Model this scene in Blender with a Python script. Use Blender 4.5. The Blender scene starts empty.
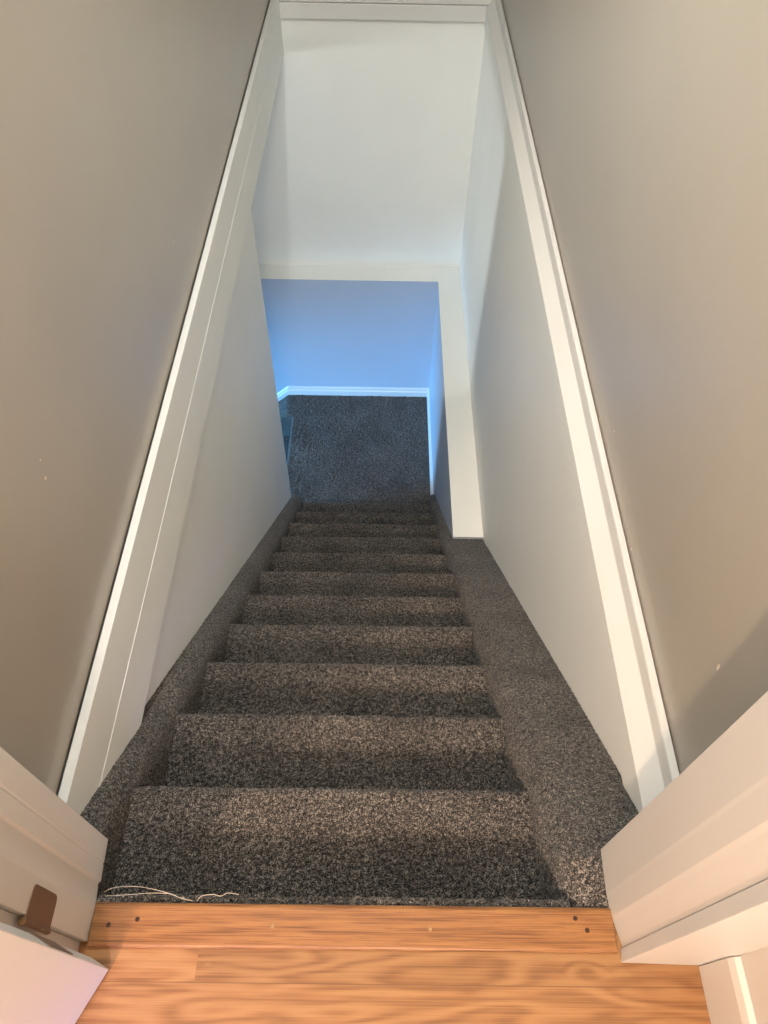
import bpy, math, random
import numpy as np
from mathutils import Matrix, Vector

# ------------------------------------------------------------------ camera
S = bpy.context.scene
COL = S.collection
H = 1.28
PIT, ROLL, YAW = 0.92487, 0.02219, 0.009378
fw = Vector((math.sin(YAW) * math.cos(PIT), math.cos(YAW) * math.cos(PIT), -math.sin(PIT)))
rt = Vector((math.cos(YAW), -math.sin(YAW), 0))
up = rt.cross(fw)
r2 = rt * math.cos(ROLL) + up * math.sin(ROLL)
u2 = -rt * math.sin(ROLL) + up * math.cos(ROLL)
cd = bpy.data.cameras.new('camera')
cam = bpy.data.objects.new('camera', cd)
COL.objects.link(cam)
M = Matrix(((r2.x, u2.x, -fw.x, 0), (r2.y, u2.y, -fw.y, 0), (r2.z, u2.z, -fw.z, H), (0, 0, 0, 1)))
cam.matrix_world = M
cd.sensor_fit = 'VERTICAL'
cd.sensor_height = 36
cd.lens = 735.6 / 1024 * 36
cd.clip_start = 0.02
S.camera = cam

# ------------------------------------------------------------------ world, lights, exposure
S.view_settings.view_transform = 'Standard'
S.view_settings.look = 'None'
S.view_settings.gamma = 1
S.view_settings.use_curve_mapping = False
S.view_settings.exposure = 0.05
S.cycles.max_bounces = 10
S.cycles.diffuse_bounces = 6
w = bpy.data.worlds.new('world'); S.world = w
w.use_nodes = True
w.node_tree.nodes['Background'].inputs[0].default_value = (0.7, 0.75, 0.8, 1)
w.node_tree.nodes['Background'].inputs[1].default_value = 0.05

def lamp(name, kind, loc, power, color, size=0.1, target=None, **kw):
    d = bpy.data.lights.new(name, kind)
    d.energy = power; d.color = color
    if kind == 'AREA':
        d.shape = 'RECTANGLE'; d.size = size; d.size_y = kw.get('size_y', size)
    else:
        d.shadow_soft_size = size
    if kind == 'SPOT':
        d.spot_size = kw['cone']; d.spot_blend = kw.get('blend', 0.6)
    o = bpy.data.objects.new(name, d); COL.objects.link(o)
    o.location = loc
    if target is not None:
        o.rotation_euler = (Vector(target) - Vector(loc)).to_track_quat('-Z', 'Y').to_euler()
    return o

lamp('stairwell_wall_light', 'POINT', (-0.37, 1.56, 1.9), 77, (0.93, 1.0, 0.99), 0.05)
lamp('hall_ceiling_light', 'POINT', (-0.87, -1.35, 2.25), 215, (1.0, 0.70, 0.49), 0.05)
lamp('hall_back_light', 'AREA', (0.12, -1.6, 2.3), 48, (1.0, 0.88, 0.80), 0.25, (0.0, 0.6, -0.2))
lamp('added_violet_spot', 'SPOT', (0.2, -2.2, 1.7), 360, (0.30, 0.22, 1.0), 0.2, (-0.36, -0.06, 0.0), cone=math.radians(12), blend=1.0)  # added violet spot tinting the door and floor at left; no window behind it
o = lamp('lower_window_daylight', 'AREA', (-3.1, 2.15, -2.0), 26, (0.15, 0.49, 0.95), 0.45, (-0.1, 3.6, -2.85), size_y=0.6)
o.data.spread = math.radians(52)
o = lamp('lower_room_light', 'AREA', (-3.1, 2.35, -0.75), 6.5, (0.93, 0.99, 1.0), 0.3, (0.475, 3.3, -0.75), size_y=0.5)
o.data.spread = math.radians(70)

# ------------------------------------------------------------------ helpers
def lin(r, g, b):
    f = lambda c: (c / 255 / 12.92) if c / 255 <= 0.04045 else ((c / 255 + 0.055) / 1.055) ** 2.4
    return (f(r), f(g), f(b), 1)

def mesh_obj(name, verts, faces, mat, parent=None, smooth=False):
    me = bpy.data.meshes.new(name)
    me.from_pydata([tuple(v) for v in verts], [], [tuple(f) for f in faces])
    me.update()
    if mat: me.materials.append(mat)
    if smooth:
        me.polygons.foreach_set('use_smooth', [True] * len(me.polygons))
    o = bpy.data.objects.new(name, me); COL.objects.link(o)
    if parent: o.parent = parent
    return o

class MB:
    def __init__(s): s.v = []; s.f = []
    def add(s, v, f):
        n = len(s.v); s.v += [tuple(p) for p in v]; s.f += [tuple(i + n for i in q) for q in f]; return s
    def box(s, x0, x1, y0, y1, z0, z1):
        v = [(x0,y0,z0),(x1,y0,z0),(x1,y1,z0),(x0,y1,z0),(x0,y0,z1),(x1,y0,z1),(x1,y1,z1),(x0,y1,z1)]
        f = [(0,3,2,1),(4,5,6,7),(0,1,5,4),(1,2,6,5),(2,3,7,6),(3,0,4,7)]
        return s.add(v, f)
    def prism(s, poly, axis, a0, a1):
        """closed polygon of 2-D points extruded along an axis ('x': (y,z); 'y': (x,z); 'z': (x,y))"""
        def p3(p, a):
            return {'x': (a, p[0], p[1]), 'y': (p[0], a, p[1]), 'z': (p[0], p[1], a)}[axis]
        n = len(poly)
        v = [p3(p, a0) for p in poly] + [p3(p, a1) for p in poly]
        f = [tuple(range(n - 1, -1, -1)), tuple(range(n, 2 * n))]
        f += [(i, (i + 1) % n, n + (i + 1) % n, n + i) for i in range(n)]
        return s.add(v, f)
    def tube(s, pts, r, n=8, r_end=None):
        pts = [Vector(p) for p in pts]
        rings = []
        for i, p in enumerate(pts):
            t = (pts[min(i + 1, len(pts) - 1)] - pts[max(i - 1, 0)]).normalized()
            a = t.orthogonal().normalized() if i == 0 else (rings_a - t * rings_a.dot(t)).normalized()
            rings_a = a
            b = t.cross(a)
            rr = r
            rings.append([p + (a * math.cos(2*math.pi*k/n) + b * math.sin(2*math.pi*k/n)) * rr for k in range(n)])
        v = [q for R in rings for q in R]
        f = [(i*n + k, i*n + (k+1) % n, (i+1)*n + (k+1) % n, (i+1)*n + k) for i in range(len(rings)-1) for k in range(n)]
        f += [tuple(range(n-1, -1, -1)), tuple((len(rings)-1)*n + k for k in range(n))]
        return s.add(v, f)
    def build(s, name, mat, parent=None, bevel=0, smooth=False):
        o = mesh_obj(name, s.v, s.f, mat, parent, smooth)
        if bevel:
            m = o.modifiers.new('bevel', 'BEVEL'); m.width = bevel; m.segments = 2; m.limit_method = 'ANGLE'
            m.angle_limit = math.radians(35)
        return o

def empty(name, loc=(0, 0, 0)):
    o = bpy.data.objects.new(name, None); COL.objects.link(o); o.location = loc; o.empty_display_size = 0.1
    return o

def adopt(o, parent):
    o.parent = parent
    o.matrix_parent_inverse = Matrix.Translation(-Vector(parent.location))

def tag(o, label, cat=None, group=None, kind=None):
    if label: o['label'] = label
    if cat: o['category'] = cat
    if group: o['group'] = group
    if kind: o['kind'] = kind
    return o

def struct(o, label=None, cat=None):
    o['kind'] = 'structure'
    if label: o['label'] = label
    if cat: o['category'] = cat
    return o

# ------------------------------------------------------------------ materials
def new_mat(name):
    m = bpy.data.materials.new(name); m.use_nodes = True
    nt = m.node_tree
    return m, nt, nt.nodes['Principled BSDF']

def N(nt, typ, **kw):
    n = nt.nodes.new(typ)
    for k, v in kw.items(): setattr(n, k, v)
    return n

def math_node(nt, op, a, b=None):
    n = N(nt, 'ShaderNodeMath', operation=op)
    for i, x in enumerate((a, b)):
        if x is None: continue
        if isinstance(x, (int, float)): n.inputs[i].default_value = x
        else: nt.links.new(x, n.inputs[i])
    return n.outputs[0]

def paint(name, col, rough=0.5, bump=0.05, scale=180, vary=0.04, specks=()):
    m, nt, b = new_mat(name)
    tc = N(nt, 'ShaderNodeTexCoord')
    n1 = N(nt, 'ShaderNodeTexNoise'); n1.inputs['Scale'].default_value = 3.0; n1.inputs['Detail'].default_value = 4
    nt.links.new(tc.outputs['Object'], n1.inputs['Vector'])
    r = N(nt, 'ShaderNodeValToRGB')
    r.color_ramp.elements[0].position = 0.3; r.color_ramp.elements[1].position = 0.7
    c0 = tuple(c * (1 - vary) for c in col[:3]) + (1,); c1 = tuple(min(1, c * (1 + vary)) for c in col[:3]) + (1,)
    r.color_ramp.elements[0].color = c0; r.color_ramp.elements[1].color = c1
    nt.links.new(n1.outputs['Fac'], r.inputs['Fac'])
    out = r.outputs['Color']
    for (p, rad) in specks:
        d = N(nt, 'ShaderNodeVectorMath', operation='DISTANCE'); d.inputs[1].default_value = p
        nt.links.new(tc.outputs['Object'], d.inputs[0])
        f = math_node(nt, 'LESS_THAN', d.outputs['Value'], rad)
        mx = N(nt, 'ShaderNodeMix', data_type='RGBA'); nt.links.new(f, mx.inputs['Factor'])
        nt.links.new(out, mx.inputs['A']); mx.inputs['B'].default_value = lin(225, 212, 196)
        out = mx.outputs['Result']
    nt.links.new(out, b.inputs['Base Color'])
    b.inputs['Roughness'].default_value = rough
    n2 = N(nt, 'ShaderNodeTexNoise'); n2.inputs['Scale'].default_value = scale; n2.inputs['Detail'].default_value = 2
    nt.links.new(tc.outputs['Object'], n2.inputs['Vector'])
    bp = N(nt, 'ShaderNodeBump'); bp.inputs['Strength'].default_value = bump; bp.inputs['Distance'].default_value = 0.002
    nt.links.new(n2.outputs['Fac'], bp.inputs['Height']); nt.links.new(bp.outputs['Normal'], b.inputs['Normal'])
    return m

def carpet_mat(name, dark, mid, light, scale=260):
    m, nt, b = new_mat(name)
    tc = N(nt, 'ShaderNodeTexCoord')
    n1 = N(nt, 'ShaderNodeTexNoise'); n1.inputs['Scale'].default_value = scale; n1.inputs['Detail'].default_value = 2
    n1.inputs['Roughness'].default_value = 0.6
    nt.links.new(tc.outputs['Object'], n1.inputs['Vector'])
    r = N(nt, 'ShaderNodeValToRGB')
    e = r.color_ramp.elements
    e[0].position = 0.38; e[0].color = dark
    e[1].position = 0.645; e[1].color = light
    k = e.new(0.5); k.color = mid
    n4 = N(nt, 'ShaderNodeTexNoise'); n4.inputs['Scale'].default_value = scale * 0.36; n4.inputs['Detail'].default_value = 2
    nt.links.new(tc.outputs['Object'], n4.inputs['Vector'])
    fm = math_node(nt, 'ADD', math_node(nt, 'MULTIPLY', n1.outputs['Fac'], 0.68), math_node(nt, 'MULTIPLY', n4.outputs['Fac'], 0.32))
    nt.links.new(fm, r.inputs['Fac'])
    # worn and brushed patches
    n2 = N(nt, 'ShaderNodeTexNoise'); n2.inputs['Scale'].default_value = 7; n2.inputs['Detail'].default_value = 5
    nt.links.new(tc.outputs['Object'], n2.inputs['Vector'])
    r2_ = N(nt, 'ShaderNodeMapRange'); r2_.inputs['From Min'].default_value = 0.3; r2_.inputs['From Max'].default_value = 0.7
    r2_.inputs['To Min'].default_value = 0.78; r2_.inputs['To Max'].default_value = 1.2
    nt.links.new(n2.outputs['Fac'], r2_.inputs['Value'])
    sc = N(nt, 'ShaderNodeVectorMath', operation='SCALE')
    nt.links.new(r.outputs['Color'], sc.inputs[0]); nt.links.new(r2_.outputs['Result'], sc.inputs['Scale'])
    nt.links.new(sc.outputs['Vector'], b.inputs['Base Color'])
    b.inputs['Roughness'].default_value = 1.0
    b.inputs['Specular IOR Level'].default_value = 0.1
    b.inputs['Sheen Weight'].default_value = 0.15
    n3 = N(nt, 'ShaderNodeTexNoise'); n3.inputs['Scale'].default_value = scale * 1.4; n3.inputs['Detail'].default_value = 2
    nt.links.new(tc.outputs['Object'], n3.inputs['Vector'])
    bp = N(nt, 'ShaderNodeBump'); bp.inputs['Strength'].default_value = 0.8; bp.inputs['Distance'].default_value = 0.004
    nt.links.new(n3.outputs['Fac'], bp.inputs['Height']); nt.links.new(bp.outputs['Normal'], b.inputs['Normal'])
    return m

def wood_mat(name, c_dark, c_mid, c_light, planks, seams, knots, grain=70, streak=0.5, rough=0.32, ygrain=240.0, warp=(0.9, 7.0), pores=0.35, xs=(14.0, 330.0)):
    """boards running along X; planks = list of board edges in Y, seams = (board index, x) butt joints"""
    m, nt, b = new_mat(name)
    tc = N(nt, 'ShaderNodeTexCoord')
    sp = N(nt, 'ShaderNodeSeparateXYZ'); nt.links.new(tc.outputs['Object'], sp.inputs[0])
    x, y = sp.outputs['X'], sp.outputs['Y']
    # board id
    bid = None
    for e in planks:
        g = math_node(nt, 'GREATER_THAN', y, e)
        bid = g if bid is None else math_node(nt, 'ADD', bid, g)
    if bid is None: bid = math_node(nt, 'MULTIPLY', y, 0.0)
    for (i, sx) in seams:
        isb = math_node(nt, 'COMPARE', bid, float(i)); isb.node.inputs[2].default_value = 0.1
        g = math_node(nt, 'GREATER_THAN', x, sx)
        bid_new = math_node(nt, 'MULTIPLY', math_node(nt, 'MULTIPLY', isb, g), 0.37)
        bid = math_node(nt, 'ADD', bid, bid_new)
    # warp
    cx = N(nt, 'ShaderNodeCombineXYZ')
    nt.links.new(math_node(nt, 'MULTIPLY', x, warp[0]), cx.inputs[0]); nt.links.new(math_node(nt, 'MULTIPLY', y, warp[1]), cx.inputs[1])
    nt.links.new(math_node(nt, 'MULTIPLY', bid, 7.7), cx.inputs[2])
    nz = N(nt, 'ShaderNodeTexNoise'); nz.inputs['Scale'].default_value = 1.0; nz.inputs['Detail'].default_value = 2
    nt.links.new(cx.outputs[0], nz.inputs['Vector'])
    ph = math_node(nt, 'ADD', math_node(nt, 'MULTIPLY', nz.outputs['Fac'], grain), math_node(nt, 'MULTIPLY', y, ygrain))
    for (kx, ky, kr) in knots:
        d = N(nt, 'ShaderNodeVectorMath', operation='DISTANCE'); d.inputs[1].default_value = (kx * 0.45, ky, 0)
        q = N(nt, 'ShaderNodeCombineXYZ'); nt.links.new(math_node(nt, 'MULTIPLY', x, 0.45), q.inputs[0]); nt.links.new(y, q.inputs[1])
        nt.links.new(q.outputs[0], d.inputs[0])
        fall = N(nt, 'ShaderNodeMapRange'); fall.inputs['From Min'].default_value = 0; fall.inputs['From Max'].default_value = kr
        fall.inputs['To Min'].default_value = 7; fall.inputs['To Max'].default_value = 0
        nt.links.new(d.outputs['Value'], fall.inputs['Value'])
        ph = math_node(nt, 'ADD', ph, fall.outputs['Result'])
    sn = math_node(nt, 'SINE', ph)
    sn = math_node(nt, 'MULTIPLY_ADD', sn, 0.5); sn.node.inputs[2].default_value = 0.5
    # fibre streaks
    c2 = N(nt, 'ShaderNodeCombineXYZ')
    nt.links.new(math_node(nt, 'MULTIPLY', x, xs[0]), c2.inputs[0]); nt.links.new(math_node(nt, 'MULTIPLY', y, xs[1]), c2.inputs[1])
    nt.links.new(math_node(nt, 'MULTIPLY', bid, 3.1), c2.inputs[2])
    n2 = N(nt, 'ShaderNodeTexNoise'); n2.inputs['Scale'].default_value = 1.0; n2.inputs['Detail'].default_value = 3
    nt.links.new(c2.outputs[0], n2.inputs['Vector'])
    sharp = N(nt, 'ShaderNodeMapRange'); sharp.inputs['From Min'].default_value = 0.32; sharp.inputs['From Max'].default_value = 0.68
    nt.links.new(n2.outputs['Fac'], sharp.inputs['Value'])
    f = math_node(nt, 'ADD', math_node(nt, 'MULTIPLY', sn, 1 - streak), math_node(nt, 'MULTIPLY', sharp.outputs['Result'], streak))
    r = N(nt, 'ShaderNodeValToRGB'); e = r.color_ramp.elements
    e[0].position = 0.12; e[0].color = c_dark; e[1].position = 0.82; e[1].color = c_light
    k = e.new(0.42); k.color = c_mid
    nt.links.new(f, r.inputs['Fac'])
    out = r.outputs['Color']
    # open pores: short dark dashes along the grain
    c3 = N(nt, 'ShaderNodeCombineXYZ')
    nt.links.new(math_node(nt, 'MULTIPLY', x, 15.0), c3.inputs[0]); nt.links.new(math_node(nt, 'MULTIPLY', y, 620.0), c3.inputs[1])
    nt.links.new(math_node(nt, 'MULTIPLY', bid, 5.3), c3.inputs[2])
    n3 = N(nt, 'ShaderNodeTexNoise'); n3.inputs['Scale'].default_value = 1.0; n3.inputs['Detail'].default_value = 4
    n3.inputs['Roughness'].default_value = 0.65
    nt.links.new(c3.outputs[0], n3.inputs['Vector'])
    mp = N(nt, 'ShaderNodeMapRange'); mp.inputs['From Min'].default_value = 0.47; mp.inputs['From Max'].default_value = 0.35
    mp.inputs['To Min'].default_value = 0.0; mp.inputs['To Max'].default_value = pores
    nt.links.new(n3.outputs['Fac'], mp.inputs['Value'])
    mxp = N(nt, 'ShaderNodeMix', data_type='RGBA'); nt.links.new(mp.outputs['Result'], mxp.inputs['Factor'])
    nt.links.new(out, mxp.inputs['A']); mxp.inputs['B'].default_value = tuple(c * 0.7 for c in c_dark[:3]) + (1,)
    out = mxp.outputs['Result']
    # board to board tone
    tone = N(nt, 'ShaderNodeTexWhiteNoise', noise_dimensions='1D'); nt.links.new(bid, tone.inputs['W'])
    mr = N(nt, 'ShaderNodeMapRange'); mr.inputs['To Min'].default_value = 0.86; mr.inputs['To Max'].default_value = 1.12
    nt.links.new(tone.outputs['Value'], mr.inputs['Value'])
    sc = N(nt, 'ShaderNodeVectorMath', operation='SCALE'); nt.links.new(out, sc.inputs[0]); nt.links.new(mr.outputs['Result'], sc.inputs['Scale'])
    out = sc.outputs['Vector']
    # knot centres
    for (kx, ky, kr) in knots:
        d = N(nt, 'ShaderNodeVectorMath', operation='DISTANCE'); d.inputs[1].default_value = (kx * 0.45, ky, 0)
        q = N(nt, 'ShaderNodeCombineXYZ'); nt.links.new(math_node(nt, 'MULTIPLY', x, 0.45), q.inputs[0]); nt.links.new(y, q.inputs[1])
        nt.links.new(q.outputs[0], d.inputs[0])
        mr2 = N(nt, 'ShaderNodeMapRange'); mr2.inputs['From Min'].default_value = kr * 0.12; mr2.inputs['From Max'].default_value = kr * 0.6
        mr2.inputs['To Min'].default_value = 0.5; mr2.inputs['To Max'].default_value = 0.0
        nt.links.new(d.outputs['Value'], mr2.inputs['Value'])
        mx = N(nt, 'ShaderNodeMix', data_type='RGBA'); nt.links.new(mr2.outputs['Result'], mx.inputs['Factor'])
        nt.links.new(out, mx.inputs['A']); mx.inputs['B'].default_value = c_dark
        out = mx.outputs['Result']
    # joints
    line = None
    for e_ in planks:
        l = math_node(nt, 'LESS_THAN', math_node(nt, 'ABSOLUTE', math_node(nt, 'SUBTRACT', y, e_)), 0.0008)
        line = l if line is None else math_node(nt, 'MAXIMUM', line, l)
    if line is not None:
        mx = N(nt, 'ShaderNodeMix', data_type='RGBA'); nt.links.new(math_node(nt, 'MULTIPLY', line, 0.6), mx.inputs['Factor'])
        nt.links.new(out, mx.inputs['A']); mx.inputs['B'].default_value = tuple(c * 0.5 for c in c_dark[:3]) + (1,)
        out = mx.outputs['Result']
    nt.links.new(out, b.inputs['Base Color'])
    b.inputs['Roughness'].default_value = rough
    bp = N(nt, 'ShaderNodeBump'); bp.inputs['Strength'].default_value = 0.12; bp.inputs['Distance'].default_value = 0.001
    nt.links.new(f, bp.inputs['Height']); nt.links.new(bp.outputs['Normal'], b.inputs['Normal'])
    return m

def metal(name, col, rough=0.4, metallic=0.8):
    m, nt, b = new_mat(name)
    n = N(nt, 'ShaderNodeTexNoise'); n.inputs['Scale'].default_value = 120
    r = N(nt, 'ShaderNodeValToRGB')
    r.color_ramp.elements[0].color = tuple(c * 0.75 for c in col[:3]) + (1,); r.color_ramp.elements[1].color = col
    nt.links.new(n.outputs['Fac'], r.inputs['Fac']); nt.links.new(r.outputs['Color'], b.inputs['Base Color'])
    b.inputs['Metallic'].default_value = metallic; b.inputs['Roughness'].default_value = rough
    return m

M_TAUPE = paint('taupe_wall_paint', lin(165, 158, 147), 0.30, 0.06, 140, 0.03,
                specks=(((-0.537, 0.749, 0.363), 0.0032), ((-0.537, 0.76, 0.395), 0.002), ((-0.537, 1.681, 0.185), 0.003),
                        ((0.5235, 0.495, 0.243), 0.0032), ((0.5235, 0.494, 0.237), 0.003), ((0.5235, 1.143, 0.077), 0.003), ((0.5235, 0.863, 0.02), 0.003)))
M_PALE = paint('pale_wall_paint', lin(230, 231, 227), 0.5, 0.05, 150, 0.02)
M_LOWER = paint('grey_blue_lower_paint', lin(178, 188, 202), 0.5, 0.05, 150, 0.02)
M_WHITE = paint('white_trim_gloss', lin(214, 213, 210), 0.35, 0.04, 60, 0.015)
M_DOOR = paint('white_door_paint', lin(192, 190, 186), 0.4, 0.03, 80, 0.015)
M_CEIL = paint('ceiling_paint', lin(232, 230, 225), 0.7, 0.1, 120, 0.02)
M_CARPET = carpet_mat('speckled_carpet', lin(16, 16, 16), lin(62, 59, 56), lin(152, 142, 132), 400)
M_WOOD = wood_mat('oak_floor', lin(110, 75, 45), lin(131, 93, 58), lin(143, 106, 69), [-0.52, -0.396, -0.272, -0.149, -0.026, 0.096],
                  [(6, -0.262), (5, 0.9), (4, -0.5)], [(0.316, 0.117, 0.016), (-0.245, 0.118, 0.003)], grain=58, streak=0.5, ygrain=40.0, warp=(2.6, 13.0), pores=0.22, xs=(4.0, 420.0))
M_STRIP = wood_mat('oak_threshold', lin(96, 60, 34), lin(126, 85, 49), lin(140, 99, 59), [], [], [], grain=30, streak=0.68, ygrain=220.0, warp=(3.0, 14.0), pores=0.6, xs=(7.0, 480.0))
M_BRONZE = metal('bronze_hinge_metal', lin(122, 98, 82), 0.5, 0.35)
M_BRASS = metal('screw_metal', lin(160, 130, 95), 0.3)
M_SCREWDARK = metal('dark_screw_metal', lin(70, 52, 40), 0.5)
M_THREAD = paint('thread_fibre', lin(186, 172, 148), 0.8, 0, 100, 0.1)
M_CAULK = paint('shadow_gap_paint', lin(60, 54, 48), 0.8, 0, 100, 0.05)

# ------------------------------------------------------------------ dimensions
RISE, GO, Y0 = 0.2094, 0.2335, 0.2073
NSTEP = 11
ZF = -2.464
XL, XR = -0.478, 0.303           # clear stair width
XLW, XRW = -0.535, 0.479         # lower walls
XRI = 0.340                      # foundation face below the ledge
ZL = -1.497                      # ledge
YF, YU = 3.886, 4.039            # far wall below / above the ledge
YEND = 2.745                     # end of left wall
noseline = lambda y: -RISE / GO * (y - Y0)
CURB = 0.056

# ------------------------------------------------------------------ structure: shell
struct(MB().box(-2.2, 0.75, -3.1, 0.2, -0.02, 0.0).build('floor', M_WOOD), 'honey oak plank floor before the stairs')
struct(MB().box(-2.3, 0.8, -3.2, 4.4, 2.40, 2.5).build('ceiling', M_CEIL))
# hall
struct(MB().box(0.498, 0.62, -3.1, 0.146, -0.02, 2.4).build('wall_right', M_DOOR), 'hall wall to the right of the doorway')
struct(MB().box(-2.3, -2.2, -3.1, 0.146, -0.02, 2.4).build('wall_left', M_DOOR))
struct(MB().box(-2.3, 0.62, -3.2, -3.1, -0.02, 2.4).build('wall_back', M_DOOR))
# wall with the doorway
mb = MB()
mb.box(-2.3, -0.455, 0.146, 0.286, 0, 2.4).box(0.395, 0.75, 0.146, 0.280, 0, 2.4).box(-0.455, 0.395, 0.146, 0.283, 2.06, 2.4)
struct(mb.build('wall_doorway', M_DOOR))
# stairwell upper walls
struct(MB().box(-0.68, -0.537, 0.286, 4.4, 0.0, 2.4).build('wall_stair_left', M_TAUPE), 'taupe stairwell wall on the left above the white trim')
struct(MB().box(0.5235, 0.65, 0.28, 4.4, -0.06, 2.4).build('wall_stair_right', M_TAUPE), 'taupe stairwell wall on the right above the white moulding')
struct(MB().box(-0.6, 0.6, 4.055, 4.3, 0.0, 2.4).build('wall_stair_far', M_TAUPE))
# floor structure of the upper storey on the left (its edge shows under the trim)
struct(MB().box(-3.3, -0.5325, 0.286, YU + 0.02, -0.286, -0.125).box(-0.534, -0.5142, 0.286, YU + 0.01, -0.288, -0.1295).build('wall_floor_edge', M_PALE), 'pale floor edge band under the left trim')
struct(MB().box(XLW - 0.1, XLW, 0.05, YEND, -3.4, -0.28).build('wall_lower_left', M_PALE, bevel=0.004), 'pale lower wall left of the carpeted stairs')
# right lower wall with the slightly proud band under the moulding
mb = MB().box(XRW, 0.66, 0.05, YU + 0.05, -3.4, -0.06)
struct(mb.build('wall_lower_right', M_PALE), 'pale lower wall right of the carpeted stairs')
struct(MB().box(0.4705, XRW + 0.01, 0.26, YU + 0.01, -0.145, -0.06).build('wall_band_right', M_PALE))
# far wall
struct(MB().box(-3.3, 0.62, YU, YU + 0.15, -3.6, 0.0).build('wall_far', M_PALE), 'pale far wall at the foot of the stairs')
# foundation ledge: far run and right run in one L
struct(MB().box(-3.3, 0.55, YF, YU + 0.02, -3.6, ZL).build('wall_ledge_far', M_LOWER), 'cream ledge across the far wall, bluish wall face below')
struct(MB().box(XRI, 0.55, 1.955, YF, -3.6, ZL).build('wall_ledge_right', M_LOWER), 'cream ledge along the right wall beyond the wide carpeted curb')
for o in (bpy.data.objects['wall_ledge_far'], bpy.data.objects['wall_ledge_right']):
    o.data.materials.append(M_PALE)          # the ledge top is painted like the walls above it
    for p in o.data.polygons:
        if p.normal.z > 0.5: p.material_index = 1
# lower room beyond the left wall
struct(MB().box(-3.4, -3.25, 0.9, YU + 0.1, -3.6, -0.28).build('wall_lower_room', M_PALE))
struct(MB().box(-3.3, XLW - 0.1, 0.9, 1.05, -3.6, -0.28).build('wall_lower_near', M_PALE))
struct(MB().box(-3.3, -0.6, 0.9, YU, -3.6, -3.42).build('floor_lower', M_CARPET))
fr = MB()
for a in ((1.86, 1.92, -2.4, -1.6), (2.38, 2.44, -2.4, -1.6), (1.86, 2.44, -2.4, -2.34), (1.86, 2.44, -1.66, -1.6)):
    fr.box(-3.26, -3.22, *a)
wf = struct(fr.build('window_1', M_WHITE), 'white window frame low in the lower room')

# ------------------------------------------------------------------ trims at floor level
# left: flat cap board with a thin bottom lip, standing off the taupe wall
mb = MB().prism([(-0.5320, -0.001), (-0.5150, -0.001), (-0.5150, -0.132), (-0.5320, -0.132)], 'y', 0.286, YU - 0.01)
o = mb.build('trim_left', M_PALE, bevel=0.0012); struct(o, 'trim board along the left stairwell wall')
cap = MB().prism([(-0.5322, 0.0025), (-0.5155, 0.0025), (-0.5146, 0.0015), (-0.5146, -0.0008), (-0.5322, -0.0008)], 'y', 0.286, YU - 0.005)
c = cap.build('cap', M_WHITE, o); c['label'] = 'bright white top edge'
# right: moulding with sloped face, cove and lip
prof = [(0.470, -0.063), (0.4705, -0.060), (0.4980, -0.0335), (0.5030, -0.0285), (0.5042, -0.0270), (0.5055, 0.0050), (0.5065, 0.0085), (0.5080, 0.0095), (0.5205, 0.0095), (0.5205, -0.063)]
struct(MB().prism(prof, 'y', 0.281, YU + 0.005).build('trim_right', M_WHITE, bevel=0.0015), 'white moulding along the right stairwell wall')
# far
mb = MB().box(-0.5145, 0.478, YU - 0.022, YU + 0.01, -0.122, -0.056).box(-0.5145, 0.490, YU - 0.014, YU + 0.012, -0.053, 0.06)
struct(mb.build('trim_far', M_WHITE, bevel=0.002), 'white trim across the top of the far wall')

# ------------------------------------------------------------------ carpeted staircase
rng = np.random.default_rng(7)
def rough_grid(P, NRM, amp, amp2=0.0):
    n, m_ = P.shape[:2]
    d = rng.normal(0, 1, (n, m_))
    dd = d.copy()
    dd[1:-1, 1:-1] = (d[1:-1, 1:-1] * 2 + d[:-2, 1:-1] + d[2:, 1:-1] + d[1:-1, :-2] + d[1:-1, 2:]) / 2.83
    low = np.zeros((n, m_))
    for k in range(4):
        a, b_, c_ = rng.uniform(4, 26), rng.uniform(4, 26), rng.uniform(0, 6.28)
        low += np.sin(P[..., 0] * a + (P[..., 1] - P[..., 2]) * b_ + c_) / 4
    return P + NRM * (dd * amp + low * amp2)[..., None]

def resample(poly, step):
    poly = np.array(poly, float)
    out = []
    for a, b_ in zip(poly[:-1], poly[1:]):
        k = max(1, int(round(np.linalg.norm(b_ - a) / step)))
        for i in range(k): out.append(a + (b_ - a) * i / k)
    out.append(poly[-1]); return np.array(out)

def normals2d(p):
    t = np.gradient(p, axis=0); t /= np.linalg.norm(t, axis=1)[:, None] + 1e-9
    return np.stack([-t[:, 1], t[:, 0]], 1)

def grid_faces(n, m_, off=0):
    i, j = np.meshgrid(np.arange(n - 1), np.arange(m_ - 1), indexing='ij')
    a = (i * m_ + j).ravel() + off
    return [(q, q + 1, q + m_ + 1, q + m_) for q in a.tolist()]

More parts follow.
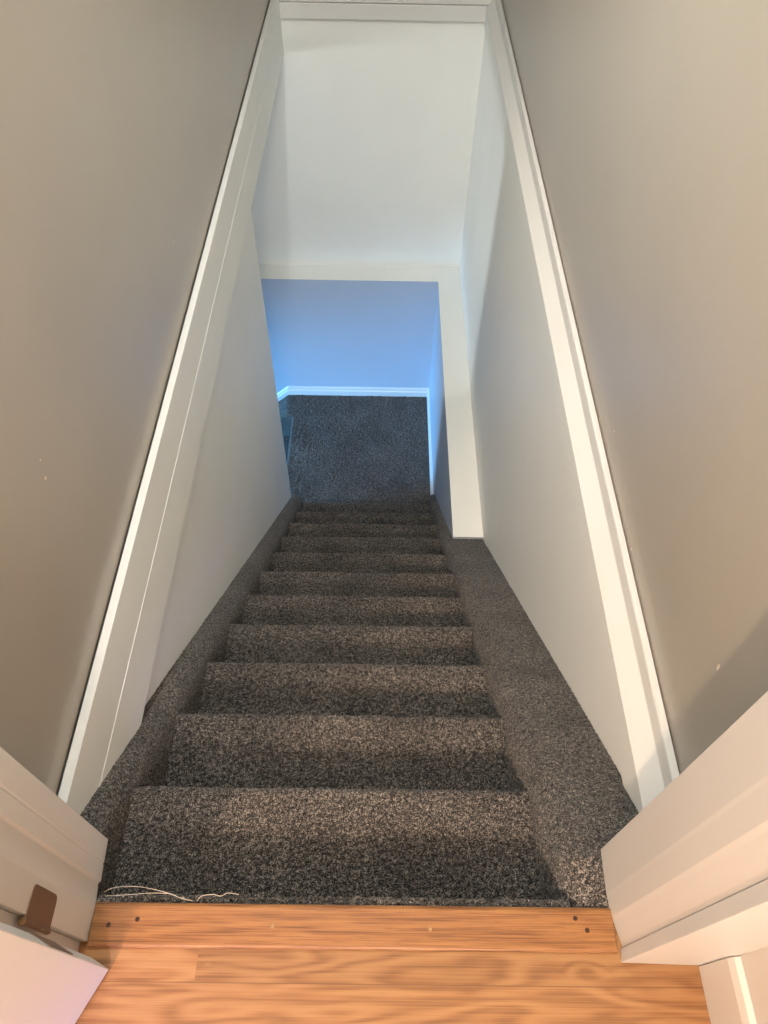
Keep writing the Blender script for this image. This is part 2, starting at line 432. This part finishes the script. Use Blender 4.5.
def solid_sheet(name, prof, back, x0, x1, step, amp, amp2, mat, parent):
    """prof: (y,z) line extruded along x and roughened; back: points closing the section behind it"""
    p = resample(prof, step); nrm = normals2d(p)
    xs = np.linspace(x0, x1, max(2, int((x1 - x0) / step)))
    P = np.zeros((len(p), len(xs), 3)); Nn = np.zeros_like(P)
    P[..., 0] = xs[None, :]; P[..., 1] = p[:, 0][:, None]; P[..., 2] = p[:, 1][:, None]
    Nn[..., 1] = nrm[:, 0][:, None]; Nn[..., 2] = nrm[:, 1][:, None]
    P = rough_grid(P, Nn, amp, amp2)
    n, m_ = P.shape[:2]
    v = P.reshape(-1, 3).tolist(); f = grid_faces(n, m_)
    # close the section
    nb = len(back); base = len(v)
    for (y, z) in back: v += [(x0, y, z), (x1, y, z)]
    first = list(range(0, m_)); last = list(range((n - 1) * m_, n * m_))
    f.append(tuple(last + [base + 1, base]))
    for k in range(nb - 1): f.append((base + 2*k, base + 2*k + 1, base + 2*k + 3, base + 2*k + 2))
    f.append(tuple(first[::-1] + [base + 2*(nb-1), base + 2*(nb-1) + 1]))
    f.append(tuple([i * m_ for i in range(n)] + [base + 2*k for k in range(nb)]))
    f.append(tuple([i * m_ + m_ - 1 for i in range(n)][::-1] + [base + 2*k + 1 for k in range(nb)][::-1]))
    return mesh_obj(name, v, f, mat, parent)

stairs = empty('carpeted_staircase', (0, Y0, 0))
tag(stairs, 'dark grey speckled carpet staircase descending between pale walls', 'staircase')
def nose(yn, z, r=0.017, lip=0.022):
    """rounded nosing and the riser below it, from the tread edge outwards"""
    pts = []
    for a in np.linspace(90, -70, 9):
        pts.append((yn - r + r * math.cos(math.radians(a)), z - r + r * math.sin(math.radians(a))))
    pts.append((yn - lip, z - 0.05)); return pts
for k in range(0, NSTEP + 1):
    yn, z = Y0 + k * GO, -k * RISE
    yb = yn - GO - 0.035 if k else 0.196
    step = 0.0032 if k < 3 else (0.0045 if k < 6 else 0.007)
    z0 = z - (0.004 if k == 0 else 0)
    yy = yn + (0.006 if k == 0 else 0)
    prof = [(yb, z0)] + nose(yy, z0) + [(yy - 0.022, z0 - RISE - 0.01)]
    o = solid_sheet('step', prof, [(yb - 0.01 if k else yb, z0 - RISE - 0.01), (yb - 0.01 if k else yb, z0 - 0.03)],
                    XL - 0.004, XR + 0.004, step, 0.0012, 0.0015, M_CARPET, None)
    adopt(o, stairs)

def curb(name, xin, xout, y0, y1, side, step_fn, amp=0.0012):
    """sloping carpeted side: top follows the nosing line, inner face drops to the treads"""
    ys = []; y = y0
    while y < y1: ys.append(y); y += step_fn(y)
    ys.append(y1)
    rx, rz = (min(0.040, abs(xout - xin) * 0.8), 0.062)
    # section from the foot of the inner face over the rounded edge to the wall: (distance from xin to xout, height)
    sec = [(0, -0.30), (0, -rz)] + [(rx - rx * math.cos(math.radians(a)), -rz + rz * math.sin(math.radians(a))) for a in (12, 24, 36, 48, 60, 72, 82)] + [(rx, 0), (max(rx + 0.002, abs(xout - xin) - 0.0005), 0.0)]
    sec = resample(sec, 0.0035 if y0 < 1 else 0.006); sn = -normals2d(sec)
    sn = np.where(True, normals2d(sec), sn)
    s = 1 if xout > xin else -1
    P = np.zeros((len(ys), len(sec), 3)); Nn = np.zeros_like(P)
    for i, yy in enumerate(ys):
        zt = noseline(yy) + CURB
        zt = min(zt, -0.003)
        P[i, :, 0] = xin + s * sec[:, 0]; P[i, :, 1] = yy; P[i, :, 2] = zt + sec[:, 1]
        Nn[i, :, 0] = s * sn[:, 0]; Nn[i, :, 2] = sn[:, 1]
    P = rough_grid(P, Nn, amp, 0.0018)
    n, m_ = P.shape[:2]
    v = P.reshape(-1, 3).tolist(); f = grid_faces(n, m_)
    base = len(v)
    xo = xin + s * (abs(xout - xin) - 0.0005)
    v += [(xo, ys[0], P[0, 0, 2]), (xo, ys[-1], P[-1, 0, 2])]
    f.append(tuple(list(range(m_)) + [base]))
    f.append(tuple(list(range((n-1)*m_, n*m_))[::-1] + [base + 1])[::-1])
    f.append(tuple([i * m_ + m_ - 1 for i in range(n)] + [base + 1, base]))
    f.append(tuple([i * m_ for i in range(n)][::-1] + [base, base + 1]))
    o = mesh_obj(name, v, f, M_CARPET)
    adopt(o, stairs); return o
stp = lambda y: 0.0032 if y < 0.9 else (0.0045 if y < 1.6 else 0.007)
o = curb('side_curb', XL, XLW, 0.200, 2.80, -1, stp); o['label'] = 'narrow left carpeted curb'
o = curb('side_curb', XR, XRW, 0.200, 1.9545, 1, stp); o['label'] = 'wide right carpeted curb'
o = curb('side_curb', XR, XRI, 1.945, 2.86, 1, lambda y: 0.007); o['label'] = 'narrow right carpeted curb beyond the ledge'

# ------------------------------------------------------------------ landing and lower flight
p = solid_sheet('floor_landing', [(2.70, ZF), (YF + 0.01, ZF)], [(YF + 0.01, ZF - 0.2), (2.70, ZF - 0.2)], -0.612, XRI + 0.004, 0.007, 0.001, 0.002, M_CARPET, None)
struct(p, 'dark carpeted landing at the foot of the stairs')
low = empty('lower_stairs', (-0.62, 3.3, ZF)); tag(low, 'dark carpeted steps turning down left from the landing', 'staircase')
def side_step(x1, z, w=0.235):
    # section in (x,z), nosed on -x, extruded along y
    r = 0.017
    pr = [(x1, z)]
    for a in np.linspace(90, 250, 9): pr.append((x1 - w + r + r * math.cos(math.radians(a)), z - r + r * math.sin(math.radians(a))))
    pr += [(x1 - w + 0.022, z - 0.05), (x1 - w + 0.022, z - RISE - 0.01), (x1, z - RISE - 0.01)]
    return MB().prism(pr[::-1], 'y', YEND, YF - 0.001)
adopt(side_step(-0.600, ZF - 0.001, 0.030).build('step', M_CARPET), low)
for k in range(1, 4):
    adopt(side_step(-0.610 - 0.235 * (k - 1), ZF - k * RISE).build('step', M_CARPET), low)

mb = MB().prism([(-0.600, ZF - 0.3), (-0.600, ZF), (-0.660, ZF), (-0.680, ZF - 0.006), (-1.5, ZF - 0.006 - 0.82 * 0.89), (-1.5, ZF - 0.3 - 0.82 * 0.89)], 'y', 3.66, YF - 0.001)
o = mb.build('side_curb', M_CARPET, bevel=0.012); adopt(o, low); o['label'] = 'sloping carpeted curb along the far wall'
# baseboards
def base_prof(h): return [(0, 0), (-0.016, 0), (-0.016, h * 0.55), (-0.009, h * 0.66), (-0.009, h * 0.84), (-0.004, h * 0.97), (0, h)]
mb = MB().prism([(YF + a, ZF + b_) for a, b_ in base_prof(0.072)], 'x', -0.672, XRI)
n = 7
v = []; pr = base_prof(0.072)
for xx in (-0.672, -1.55):
    for a, b_ in pr: v.append((xx, YF + a, ZF + b_ - (-0.672 - xx) * RISE / 0.235 * 1.0))
f = [tuple(range(n)), tuple(range(2*n - 1, n - 1, -1))] + [(i, n + i, n + (i + 1) % n, (i + 1) % n) for i in range(n)]
mb.add(v, f)
struct(mb.build('baseboard_far', M_WHITE), 'white baseboard below the far wall, bending down at left')
mb = MB().prism([(XRI + a * 0.8, ZF + b_) for a, b_ in base_prof(0.072)], 'y', 2.90, YF)
struct(mb.build('baseboard_landing', M_WHITE))

# ------------------------------------------------------------------ doorway: frame, threshold, door
# right jamb with stop, rebate and hall casing
mb = MB()
mb.prism([(0.3665, 0.285), (0.3645, 0.220), (0.3650, 0.215), (0.3662, 0.187), (0.3685, 0.180), (0.3755, 0.152), (0.376, 0.146), (0.40, 0.146), (0.40, 0.285)], 'z', 0.0, 2.06)
jr = mb.build('trim_1', M_DOOR, bevel=0.0012); struct(jr, 'white door jamb on the right of the doorway')
mb = MB().prism([(0.3735, 0.1445), (0.371, 0.127), (0.4855, 0.1245), (0.4975, 0.1245), (0.4975, 0.1455), (0.3735, 0.1455)], 'z', 0.0, 2.12)
c = mb.build('casing', M_DOOR, jr, bevel=0.0015)
# left jamb
mb = MB()
mb.prism([(-0.433, 0.291), (-0.4315, 0.256), (-0.4330, 0.254), (-0.4315, 0.252), (-0.4300, 0.229), (-0.4335, 0.226), (-0.4290, 0.190), (-0.4300, 0.146), (-0.46, 0.146), (-0.46, 0.291)][::-1], 'z', 0.0, 2.06)
jl = mb.build('trim_2', M_DOOR, bevel=0.0012); struct(jl, 'white door jamb on the left carrying the hinge')
mb = MB().prism([(-0.441, 0.1445), (-0.441, 0.127), (-0.55, 0.1245), (-0.55, 0.1455), (-0.441, 0.1455)][::-1], 'z', 0.0, 2.12)
mb.build('casing', M_DOOR, jl, bevel=0.0015)
mb = MB().box(-0.455, 0.395, 0.146, 0.285, 2.03, 2.06)
struct(mb.build('trim_3', M_DOOR), 'door frame head')
# hall baseboard on the right
mb = MB().prism([(0.486, 0.0), (0.486, 0.110), (0.490, 0.124), (0.498, 0.128), (0.498, 0.0)], 'y', -3.1, 0.1235)
struct(mb.build('baseboard_hall', M_DOOR, bevel=0.001), 'white baseboard of the hall wall beside the doorway')

# threshold
th = MB().prism([(0.1385, 0.0002), (0.1395, 0.0055), (0.143, 0.0075), (0.194, 0.0075), (0.1985, 0.005), (0.2, 0.0002)], 'x', -0.4285, 0.3665).build('door_threshold', M_STRIP, bevel=0.0008)
tag(th, 'honey oak threshold strip screwed down at the top of the carpeted stairs', 'threshold')
def screw(x, y, mat, r=0.0036, z=0.0075):
    mb = MB(); n = 14
    ring = lambda rr, zz: [(x + rr * math.cos(2*math.pi*i/n), y + rr * math.sin(2*math.pi*i/n), zz) for i in range(n)]
    v = ring(r, z) + ring(r * 0.9, z + 0.0007) + ring(r * 0.5, z + 0.0012) + ring(r * 0.35, z + 0.0004)
    f = [(a * n + i, a * n + (i + 1) % n, (a + 1) * n + (i + 1) % n, (a + 1) * n + i) for a in range(3) for i in range(n)]
    f += [tuple(3 * n + i for i in range(n)), tuple(range(n - 1, -1, -1))]
    return mb.add(v, f).build('screw', mat, th, smooth=True)
for (x, y, mt) in ((-0.402, 0.168, M_SCREWDARK), (-0.360, 0.176, M_SCREWDARK), (-0.154, 0.169, M_BRASS), (0.086, 0.167, M_BRASS), (0.309, 0.184, M_SCREWDARK), (0.325, 0.168, M_SCREWDARK)):
    screw(x, y, mt)

# door leaf, opened towards the hall; local frame: a along the leaf, t through its thickness
A = Vector((-0.387, 0.1105, 0)); da = Vector((-0.44, -0.898, 0)).normalized(); dt = Vector((-da.y, da.x, 0)) * -1
dt = Vector((-0.898, 0.44, 0)).normalized()
def leaf_box(mb, a0, a1, t0, t1, z0, z1):
    c_ = [A + da * a + dt * t for a, t in ((a0, t0), (a1, t0), (a1, t1), (a0, t1))]
    v = [(p.x, p.y, z0) for p in c_] + [(p.x, p.y, z1) for p in c_]
    return mb.add(v, [(0,1,2,3)[::-1], (4,5,6,7), (0,1,5,4), (1,2,6,5), (2,3,7,6), (3,0,4,7)])
door = leaf_box(MB(), 0, 0.76, 0, 0.035, 0.010, 2.03).build('door_1', M_DOOR, bevel=0.0015)
struct(door, 'white door standing open into the hall, hinged on the left jamb')
# hinge: leaf on the jamb, leaf on the door edge, knuckle barrel
def rounded_leaf(x, y0, y1, z0, z1, r=0.009, th_=0.002):
    pts = []
    # rounded away from the barrel (at y1), square at y0
    for cy, cz, a0 in ((y1 - r, z0 + r, -90), (y1 - r, z1 - r, 0)):
        for a in np.linspace(a0, a0 + 90, 6): pts.append((cy + r * math.cos(math.radians(a)), cz + r * math.sin(math.radians(a))))
    pts += [(y0, z1), (y0, z0)]
    return MB().prism(pts, 'x', x - 0.004, x + th_)
hg = rounded_leaf(-0.4300, 0.1415, 0.1815, 0.165, 0.251).build('hinge', M_BRONZE, door, bevel=0.0006); hg['label'] = 'bronze butt hinge at the foot of the door'
kn = MB()
bx, by = -0.4305, 0.1385
for i in range(5):
    z0 = 0.165 + i * 0.0172
    kn.tube([(bx, by, z0), (bx, by, z0 + 0.0160)], 0.0040, 14)
kn.build('barrel', M_BRONZE, hg, smooth=False)
kn = MB().tube([(bx, by, 0.160), (bx, by, 0.2535)], 0.0028, 12).tube([(bx, by, 0.2515), (bx, by, 0.2545)], 0.0046, 14)
kn.build('pin', M_BRASS, hg)
lf = leaf_box(MB(), -0.0012, 0.0008, 0.004, 0.036, 0.165, 0.251).build('door_leaf', M_BRONZE, hg)

# ------------------------------------------------------------------ loose threads at the carpet lip
def thread(name, pts, r, label):
    # smooth through the points
    P = [Vector(p) for p in pts]; out = []
    for i in range(len(P) - 1):
        p0, p1, p2, p3 = P[max(i-1,0)], P[i], P[i+1], P[min(i+2, len(P)-1)]
        for t in np.linspace(0, 1, 8, endpoint=False):
            out.append(0.5 * ((2*p1) + (p2-p0)*t + (2*p0-5*p1+4*p2-p3)*t*t + (3*p1-p0-3*p2+p3)*t**3))
    out.append(P[-1])
    o = MB().tube(out, r, 6).build(name, M_THREAD, smooth=True)
    tag(o, label, 'thread', 'loose carpet threads at the top of the stairs'); return o
def at(px, py, z):
    x_ = (px - 384) / 735.6; y_ = (512 - py) / 735.6
    d = fw + r2 * x_ + u2 * y_; t = (z - H) / d.z
    return (d.x * t, d.y * t, z)
thread('loose_thread', [at(104,892,-0.002), at(115,887.5,0.004), at(136,886.5,0.008), at(152,889,0.008), at(168,893,0.006), at(181,898,0.003), at(193,901,0.001)], 0.00042,
       'long pale loose thread arching along the carpet lip beside the left jamb')
thread('loose_thread', [at(105,896,0.0), at(130,894.5,0.004), at(152,893,0.005), at(169,893.5,0.004)], 0.00042,
       'straighter pale loose thread lying below the long arching one')
thread('loose_thread', [at(197,901,0.001), at(202,896,0.004), at(213,894.5,0.006), at(221,896,0.004), at(228,893,0.006), at(239,894.5,0.003)], 0.0005,
       'short curled pale thread on the carpet lip, rightmost of the loose threads')
